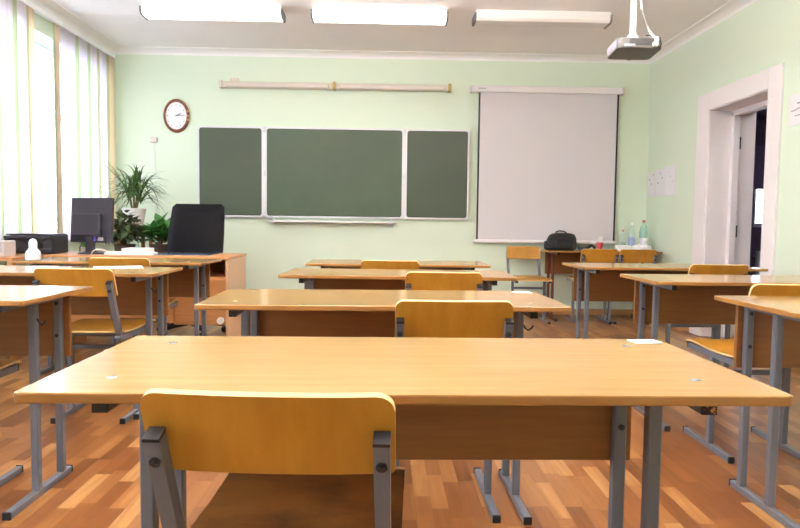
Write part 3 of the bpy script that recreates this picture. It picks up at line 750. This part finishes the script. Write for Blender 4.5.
# white pear-shaped ornament
t = thing('ornament', 'white pear-shaped ornament on the near left corner of the monitor desks', 'ornament', (-2.235, 4.16, .7505))
q = B(); lathe(q, [(.02, 0), (.042, .003), (.046, .015), (.046, .04), (.04, .058), (.027, .072), (.023, .082), (.025, .1), (.024, .118), (.017, .132), (.006, .138), (.001, .139)], 26, (-2.235, 4.16, .7505)); obj('figure', q, 'lilac', t)
# monitor (its back to the class)
mx, my, ma = -2.275, 5.08, R(-18)
t = thing('computer_monitor', 'dark computer monitor on the teacher desk, its back to the class', 'monitor', (mx, my, .75), ma)
MZ = .752
def tilt(q): return rot(q, R(-4), 'X', (0, 0, .25))
sc_ = obj('screen_housing', tilt(box(B(), -.19, .19, -.012, .022, .088, .435, .006)), 'monitor', t, world=False)
q = obj('screen', tilt(box(B(), -.172, .172, .022, .0225, .105, .42)), 'black', None); q.parent = sc_
bk = obj('rear_shell', tilt(prism(B(), [(-.15, .135), (.11, .135), (.11, .31), (-.15, .31)], 'y', -.045, -.01, bevel=.01)), 'monitor', t, world=False)
q = obj('port_bay', tilt(box(B(), -.16, .15, -.018, -.01, .098, .135, .002)), 'monitor_dark', None); q.parent = bk
q = obj('rear_label', tilt(box(B(), .08, .13, -.0195, -.017, .102, .128)), 'ink', None); q.parent = bk
q = obj('plug', tilt(box(B(), .045, .07, -.03, -.016, .10, .135, .003)), 'blue_plug', None); q.parent = bk
obj('stand', box(B(), -.035, .035, -.035, .0, .01, .19, .006), 'monitor', t, world=False)
q = B(); lathe(q, [(.10, 0), (.10, .008), (.09, .014), (.03, .018)], 28, (0, -.0, 0), 1.15, .85); obj('base', q, 'monitor', t, world=False)
q = B(); tube(q, [(.057, -.025, .115), (.06, -.04, .06), (.05, -.02, .02), (.08, .06, .004)], .004, 6); obj('cable', q, 'black', t, world=False)
q = B(); tube(q, [(-.06, -.02, .11), (-.08, -.04, .05), (-.1, -.02, .004)], .004, 6); obj('cable', q, 'black', t, world=False)
q = B(); tube(q, [(-2.215, 4.93, .755), (-2.2, 4.915, .775), (-2.17, 4.90, .79), (-2.13, 4.90, .793), (-2.09, 4.92, .775), (-2.06, 4.94, .755)], .005, 8); single('white_cable', q, 'cable', 'white cable looping in front of the monitor stand', 'cable')
t = thing('keyboard', 'white keyboard lying on the teacher desk right of the monitor', 'keyboard', (-1.93, 5.02, .75), R(6))
obj('case', box(B(), -.20, .16, -.07, .07, .0, .018, .004), 'cap_white', t, world=False)
q = B()
for j in range(4):
    for i in range(15): box(q, -.19+i*.0225, -.171+i*.0225, -.058+j*.028, -.034+j*.028, .018, .023)
obj('keys', q, 'paper', t, world=False)
q = single('paper_stack', box(B(), -2.10, -1.90, 5.2, 5.38, .751, .79, .004), 'paper', 'low stack of white papers behind the keyboard on the teacher desk', 'papers')
single('glass_sheet', box(B(), -1.82, -1.34, 4.98, 5.34, .751, .756, .002), 'bluesheet', 'blue-grey sheet lying on the teacher desk before the black chair', 'desk pad')

# office chair facing the class
ox, oy = -1.74, 5.80
t = thing('office_chair', 'black leather high-backed office chair behind the teacher desk', 'chair', (ox, oy, 0), 0)
tt = bmesh.new(); N, Mv = 18, 22; rows = []
def hw(v):  # half width by height 0..1
    return .248 + .012*math.sin(PI*v) - .01*v
for side in (0, 1):
    rw = []
    for j in range(Mv+1):
        v = j/Mv; z = .50 + .675*v; r = []
        for i in range(N+1):
            u = -1 + 2*i/N
            w = hw(v); e = max(0, (v-.93)/.07); w2 = w - .03*e**3
            x = u*w2
            yb_ = .13 + .19*(v**1.25)                                # leans away from the desk
            pad = .055*(1-abs(u)**4)*(1-max(0, (v-.9)/.1)**2*.85)
            fold = .010*math.exp(-((abs(u)-.52-.45*v)/.05)**2)*max(0, 1-v*1.9) + .006*math.exp(-((abs(u)-.30-.5*v)/.05)**2)*max(0, 1-v*2.2)
            y = yb_ - (pad - fold + .02*(abs(u)**3)) if side == 0 else yb_ + .03*(1-abs(u)**4)
            r.append(tt.verts.new((x, y, z)))
        rw.append(r)
    rows.append(rw)
for j in range(Mv):
    for i in range(N):
        a, b = rows
        tt.faces.new((a[j][i], a[j][i+1], a[j+1][i+1], a[j+1][i])); tt.faces.new((b[j][i+1], b[j][i], b[j+1][i], b[j+1][i+1]))
    for i in (0, N): tt.faces.new((rows[0][j][i], rows[0][j+1][i], rows[1][j+1][i], rows[1][j][i]))
for j in (0, Mv):
    for i in range(N): tt.faces.new((rows[0][j][i], rows[0][j][i+1], rows[1][j][i+1], rows[1][j][i]))
bmesh.ops.recalc_face_normals(tt, faces=tt.faces); bm = B(); merge(bm, tt); obj('backrest', bm, 'leather', t, world=False)
obj('seat', prism(B(), rrect(-.25, .25, -.33, .16, .07, 5), 'z', .44, .53, bevel=.03), 'leather', t, world=False)
q = B(); lathe(q, [(.03, .1), (.03, .44), (.09, .44)], 16); obj('gas_lift', q, 'black', t, world=False)
for k in range(5):
    a = R(72*k + 20); e = Vector((.30*math.cos(a), .30*math.sin(a), .075))
    q = B(); tube(q, [(0, 0, .115), (e.x*.6, e.y*.6, .1), tuple(e)], [.032, .026, .02], 10); lg = obj('base_leg', q, 'black', t, world=False)
    q = B()
    for o_ in (-.014, .014):
        n_ = Vector((-math.sin(a), math.cos(a), 0)); p = Vector((e.x, e.y, .028)) + n_*o_
        tube(q, [p-n_*.009, p+n_*.009], .028, 16)
    tube(q, [(e.x, e.y, .03), (e.x, e.y, .08)], .007, 8)
    w_ = obj('castor', q, 'black', None); w_.parent = lg

# ------------------------------------------------------------------ plants
def blade(bm, base, direction, length, width, droop, segs=7, fold=.25):
    d = Vector(direction).normalized(); p = Vector(base); v = []
    side = d.cross(Vector((0, 0, 1)));  side = side.normalized() if side.length > .01 else Vector((1, 0, 0))
    for i in range(segs+1):
        f = i/segs; w = width*math.sin(PI*min(1, .12+.88*f)**.8)*.5 if f < 1 else 0
        up = side.cross(d).normalized()
        if i < segs: v.append([bm.verts.new(p-side*w+up*w*fold), bm.verts.new(p), bm.verts.new(p+side*w+up*w*fold)])
        else: v.append([bm.verts.new(p)])
        d = (d + Vector((0, 0, -droop/segs*(.4+1.2*f)))).normalized(); p = p + d*(length/segs)
    for a, b in zip(v, v[1:]):
        if len(b) == 3:
            for j in (0, 1): bm.faces.new((a[j], a[j+1], b[j+1], b[j]))
        else:
            for j in (0, 1): bm.faces.new((a[j], a[j+1], b[0]))
def broad(bm, c, d, up, l, w):
    d = Vector(d).normalized(); s = d.cross(Vector(up)).normalized(); u = s.cross(d); c = Vector(c)
    pts = [(0, 0), (.18, .34), (.42, .5), (.7, .36), (1, 0), (.7, -.36), (.42, -.5), (.18, -.34)]
    vs = [bm.verts.new(c + d*l*a + s*w*b - u*(.18*l*a*a) + u*abs(b)*w*.25) for a, b in pts]
    m = [bm.verts.new(c + d*l*a - u*(.18*l*a*a)) for a in (.18, .42, .7)]
    bm.faces.new((vs[0], vs[1], m[0])); bm.faces.new((vs[0], m[0], vs[7])); bm.faces.new((vs[1], vs[2], m[1], m[0])); bm.faces.new((m[0], m[1], vs[6], vs[7]))
    bm.faces.new((vs[2], vs[3], m[2], m[1])); bm.faces.new((m[1], m[2], vs[5], vs[6])); bm.faces.new((vs[3], vs[4], m[2])); bm.faces.new((m[2], vs[4], vs[5]))
PYc = 6.5
# plant stand
for lb_, u0, u1, v0, v1, z in (('low wooden plant table carrying the bushy and broad-leaved plants', -2.86, -2.10, -.24, .15, .64), ('tall wooden plant stand under the white pot', -2.745, -2.455, .165, .42, .965)):
    t = thing('plant_stand', lb_, 'stand', ((u0+u1)/2, PYc+(v0+v1)/2, 0))
    obj('shelf', box(B(), u0, u1, PYc+v0, PYc+v1, z-.02, z, .003), 'veneer', t)
    for x in (u0+.02, u1-.02):
        for y in (v0+.02, v1-.02): obj('leg', box(B(), x-.015, x+.015, PYc+y-.015, PYc+y+.015, 0, z-.02), 'veneer', t)
# long-leaved plant
px, py, pz = -2.60, PYc+.28, .965
t = thing('long_leaved_plant', 'tall potted plant with long narrow arching leaves in a white pot', 'plant', (px, py, pz))
q = B(); lathe(q, [(.085, 0), (.092, .01), (.112, .13), (.118, .15), (.118, .175), (.105, .175), (.103, .155)], 28, (px, py, pz)); obj('pot', q, 'pot', t)
q = B(); lathe(q, [(.1, .15), (.02, .158)], 20, (px, py, pz)); obj('soil', q, 'soil', t)
q = B(); crowns = []
for (dx, dy, h) in ((0, 0, .26), (-.05, .02, .20), (.06, -.02, .18), (.02, .05, .30)):
    tube(q, [(px+dx*.4, py+dy*.4, pz+.15), (px+dx*.8, py+dy*.8, pz+.15+h*.5), (px+dx*1.3, py+dy*1.3, pz+.15+h)], .011, 8); crowns.append((px+dx*1.3, py+dy*1.3, pz+.15+h))
obj('stem', q, 'stem', t)
q = B()
for c0 in crowns:
    for i in range(36):
        a = rnd.uniform(0, 2*PI); el = rnd.uniform(.1, 1.35)
        ax = .5 if math.sin(a) > .2 else 1.
        blade(q, (c0[0], c0[1], c0[2]-rnd.uniform(0, .12)), (math.cos(a)*math.cos(el), math.sin(a)*math.cos(el)*ax*.8, math.sin(el)), rnd.uniform(.26, .42), rnd.uniform(.016, .024), rnd.uniform(1.2, 2.6))
for i in range(9):
    blade(q, crowns[1], (-.55-.1*rnd.random(), rnd.uniform(-.3, .1), 1.), rnd.uniform(.36, .46), .02, rnd.uniform(.2, .7))
for v_ in q.verts:
    v_.co.x = max(v_.co.x, XL+.09+.01*rnd.random()); v_.co.y = min(v_.co.y, YF-.03)
obj('foliage', q, 'leaf', t)
# bushy dark plant and broad-leaved plant
def bushy(name, label, x, y, z, rx, rz_, n, lw, mt, potm, hgt, group=None, zc=.24):
    t = thing(name, label, 'plant', (x, y, z), 0, group)
    q = B(); lathe(q, [(.075, 0), (.08, .01), (.1, .12), (.105, .14), (.095, .14), (.09, .12)], 24, (x, y, z)); obj('pot', q, potm, t)
    q = B(); lathe(q, [(.09, .115), (.02, .122)], 18, (x, y, z)); obj('soil', q, 'soil', t)
    q = B(); s_ = B()
    for i in range(n):
        a = rnd.uniform(0, 2*PI); e = math.asin(rnd.uniform(-.45, 1)); k = rnd.uniform(.35, 1)
        d = Vector((math.cos(a)*math.cos(e), math.sin(a)*math.cos(e)*.75, math.sin(e)))
        p = Vector((x+d.x*rx*k, y+d.y*rx*k, z+zc+d.z*rz_*k))
        l = rnd.uniform(*lw); broad(q, p, (d.x+rnd.uniform(-.6, .6), d.y+rnd.uniform(-.6, .6), d.z*.4+hgt+rnd.uniform(-.4, .4)), (0, 0, 1), l, l*rnd.uniform(.5, .75))
        if i % 6 == 0: tube(s_, [(x, y, z+.11), tuple((Vector((x, y, z+.2))+p)/2), tuple(p)], .004, 5)
    obj('stem', s_, 'stem', t); obj('foliage', q, mt, t); return t
bushy('bushy_plant', 'bushy dark-leaved potted plant beside the monitor', -2.57, PYc-.05, .6405, .18, .2, 330, (.06, .1), 'leaf_dark', 'pot_brown', -.25, zc=.25)
bushy('broad_leaved_plant', 'broad-leaved bright green potted plant left of the black chair', -2.225, PYc-.03, .6405, .11, .15, 70, (.13, .2), 'leaf_bright', 'pot_brown', .5, zc=.19)
x, y, z = -2.42, 5.32, .751
t = thing('grass_pot', 'small pot of bright green grass between printer and monitor', 'plant', (x, y, z))
q = B(); lathe(q, [(.04, 0), (.05, .035), (.052, .04), (.046, .04)], 18, (x, y, z)); obj('pot', q, 'pot', t)
q = B()
for i in range(110):
    a = rnd.uniform(0, 2*PI); r = rnd.uniform(0, .04); blade(q, (x+r*math.cos(a), y+r*math.sin(a), z+.035), (math.cos(a)*.4, math.sin(a)*.4, 1), rnd.uniform(.05, .1), .006, .8, 3)
obj('grass', q, 'grass', t)

# ------------------------------------------------------------------ things on the desk at the far wall
bx, bY, bz = 1.905, 6.93, .7505
t = thing('camera_bag', 'black camera bag on the desk below the projection screen', 'bag', (bx, bY, bz))
q = B(); prism(q, [(-.145, 0), (.145, 0), (.155, .03), (.15, .13), (.13, .172), (.06, .185), (-.07, .18), (-.11, .16), (-.14, .095), (-.155, .03)], 'y', -.09, .09, bevel=.022)
bmesh.ops.translate(q, vec=(bx, bY, bz+.001), verts=q.verts); bd_ = obj('body', q, 'bag', t)
sub('side_pocket', box(B(), bx-.172, bx-.12, bY-.07, bY+.06, bz+.003, bz+.1, .022, 3), 'bag', bd_, t)
sub('front_pocket', box(B(), bx-.09, bx+.1, bY-.112, bY-.08, bz+.012, bz+.105, .016, 3), 'bag', bd_, t)
q = B(); tube(q, [(bx-.055, bY-.0, bz+.168), (bx-.05, bY, bz+.197), (bx-.02, bY, bz+.207), (bx+.03, bY, bz+.203), (bx+.055, bY, bz+.19), (bx+.065, bY, bz+.17)], .008, 8); obj('handle', q, 'black', t)
q = B(); tube(q, [(bx+.155, bY-.02, bz+.05), (bx+.20, bY-.05, bz+.022), (bx+.25, bY-.06, bz+.02), (bx+.29, bY-.05, bz+.034), (bx+.33, bY-.04, bz+.058), (bx+.36, bY-.03, bz+.03), (bx+.365, bY-.03, bz+.018)], 0, rect=(.03, .008), up=(0, -1, .3)); obj('strap', q, 'black', t)
# cups
cx_, cy_ = 2.322, 6.9
t = thing('plastic_cup', 'pink plastic cup on the far desk between bag and bottles', 'cup', (cx_, cy_, bz))
q = B(); lathe(q, [(.024, 0), (.026, .004), (.034, .085), (.036, .088), (.033, .088), (.025, .01)], 22, (cx_, cy_, bz)); obj('cup_body', q, 'cup_red', t)
t = thing('paper_cup', 'white cup stacked inside the pink plastic cup', 'cup', (cx_, cy_, bz+.05))
q = B(); lathe(q, [(.026, .0), (.0275, .035), (.036, .098), (.038, .1), (.035, .1), (.028, .04)], 22, (cx_, cy_, bz+.0535)); obj('cup_body', q, 'cup_white', t)
# bottles
def bottle(x, y, h, r, body, lab, capm, label, lz=(.12, .42)):
    t = thing('water_bottle', label, 'bottle', (x, y, bz), 0, 'water bottles on the far desk')
    q = B(); lathe(q, [(r*.75, 0), (r*.97, .012), (r, .03), (r*.95, h*.3), (r, h*.5), (r*.97, h*.62), (r*.7, h*.78), (r*.36, h*.88), (r*.32, h*.93)], 22, (x, y, bz)); obj('bottle_body', q, body, t)
    q = B(); lathe(q, [(r*1.015, h*lz[0]), (r*1.0, h*.3), (r*1.02, h*lz[1])], 22, (x, y, bz), cap=False); obj('bottle_label', q, lab, t)
    q = B(); lathe(q, [(r*.40, h*.92), (r*.40, h*.99), (r*.36, h)], 16, (x, y, bz)); obj('cap', q, capm, t)
bottle(2.815, 6.95, .335, .046, 'pet_green', 'label_white', 'cap_orange', 'tall green-tinted bottle with orange cap, rightmost of the three bottles')
bottle(2.695, 6.97, .30, .036, 'pet_clear', 'label_blue', 'cap_white', 'clear bottle with blue label and white cap, middle of the three bottles', (.2, .5))
bottle(2.598, 6.97, .225, .032, 'pet_clear', 'pet_clear', 'cap_orange', 'short unlabelled clear bottle with orange cap, leftmost of the three bottles')
# crumpled bag of napkins
def crumple(x0, x1, y0, y1, h, seed):
    rr = random.Random(seed); tt = bmesh.new(); bmesh.ops.create_icosphere(tt, subdivisions=3, radius=1)
    for v in tt.verts:
        k = 1+rr.uniform(-.16, .12); v.co = Vector((v.co.x*k*(x1-x0)/2+(x0+x1)/2, v.co.y*k*(y1-y0)/2+(y0+y1)/2, bz + max(0, (v.co.z*.6*k+.40))*h))
    return tt
M_['napkin'] = mottled('printed_napkin', (.82, .79, .83), (.42, .40, .62), 26., .6, lo=.56, hi=.66)
single('crumpled_napkins', crumple(2.64, 2.86, 6.80, 6.90, .075, 3), 'napkin', 'crumpled white napkins with blue print in front of the bottles', 'napkins')
single('paper_bundle', box(B(), 2.49, 2.64, 6.82, 6.92, bz, bz+.06, .012), 'paper', 'white folded paper bundle in front of the leftmost bottle', 'paper')
# corridor lamp
t = thing('corridor_lamp', 'small bright ceiling lamp in the dark corridor', 'lamp', (4.95, 8.4, 2.7))
obj('housing', box(B(), 4.75, 5.15, 8.3, 8.5, 2.67, 2.7), 'lamp_off', t); obj('diffuser', box(B(), 4.77, 5.13, 8.32, 8.48, 2.65, 2.672, .004), 'lamp_dim', t)
for y_, t_ in ((5.5, 'beside'), (4.5, 'ahead of')):  # two more unseen lamps, added to lighten the doorway and corridor
    t = thing('corridor_lamp', 'added unseen fill lamp in the corridor ' + t_ + ' the doorway, out of the picture', 'lamp', (4.4, y_, 2.7))
    obj('housing', box(B(), 3.8, 5.0, y_-.1, y_+.1, 2.67, 2.7), 'lamp_off', t); obj('diffuser', box(B(), 3.82, 4.98, y_-.08, y_+.08, 2.64, 2.672, .004), 'lamp_added', t)

# ------------------------------------------------------------------ daylight
w = bpy.data.worlds.new('overcast_sky'); S.world = w; w.use_nodes = True
n = w.node_tree.nodes; L = w.node_tree.links; bg = n['Background']
tc = n.new('ShaderNodeTexCoord'); sp = n.new('ShaderNodeSeparateXYZ'); L.new(tc.outputs['Generated'], sp.inputs[0])
cr = n.new('ShaderNodeValToRGB'); e = cr.color_ramp.elements
e[0].position = .0; e[0].color = (.85, .90, 1., 1); e[1].position = 1.; e[1].color = (.70, .84, 1., 1)
L.new(sp.outputs[2], cr.inputs[0]); L.new(cr.outputs[0], bg.inputs[0]); bg.inputs[1].default_value = 2.7
for y0, y1 in WIN:
    l = bpy.data.lights.new('daylight_portal', 'AREA'); l.shape = 'RECTANGLE'; l.size = y1-y0; l.size_y = WZ1-WZ0; l.cycles.is_portal = True
    o = bpy.data.objects.new('daylight_portal', l); C.objects.link(o); o.location = (XL-.295, (y0+y1)/2, (WZ0+WZ1)/2)
    o.rotation_euler = Matrix(((0, 0, -1), (1, 0, 0), (0, -1, 0))).to_3x3().transposed().to_euler() if False else (R(90), 0, R(-90))

# ------------------------------------------------------------------ camera
f, pitch, yaw, roll, H = 645., .0617, .0247, .0120, 1.009
R0 = Vector((math.cos(yaw), -math.sin(yaw), 0)); Fh = Vector((math.sin(yaw), math.cos(yaw), 0))
Fw = Fh*math.cos(pitch) + Vector((0, 0, -math.sin(pitch))); U0 = R0.cross(Fw).normalized()
rt = R0*math.cos(roll) + U0*math.sin(roll); up = U0*math.cos(roll) - R0*math.sin(roll)
cam = bpy.data.cameras.new('camera'); co = bpy.data.objects.new('camera', cam); C.objects.link(co)
M3 = Matrix((rt, up, -Fw)).transposed(); co.matrix_world = Matrix.Translation((0, 0, H)) @ M3.to_4x4()
cam.sensor_width = 36.; cam.lens = f*36/800; cam.clip_start = .05
S.camera = co
S.view_settings.view_transform = 'Standard'; S.view_settings.look = 'None'; S.view_settings.gamma = 1.
S.view_settings.use_curve_mapping = False; S.view_settings.exposure = 1.85
S.cycles.max_bounces = 12; S.cycles.diffuse_bounces = 6
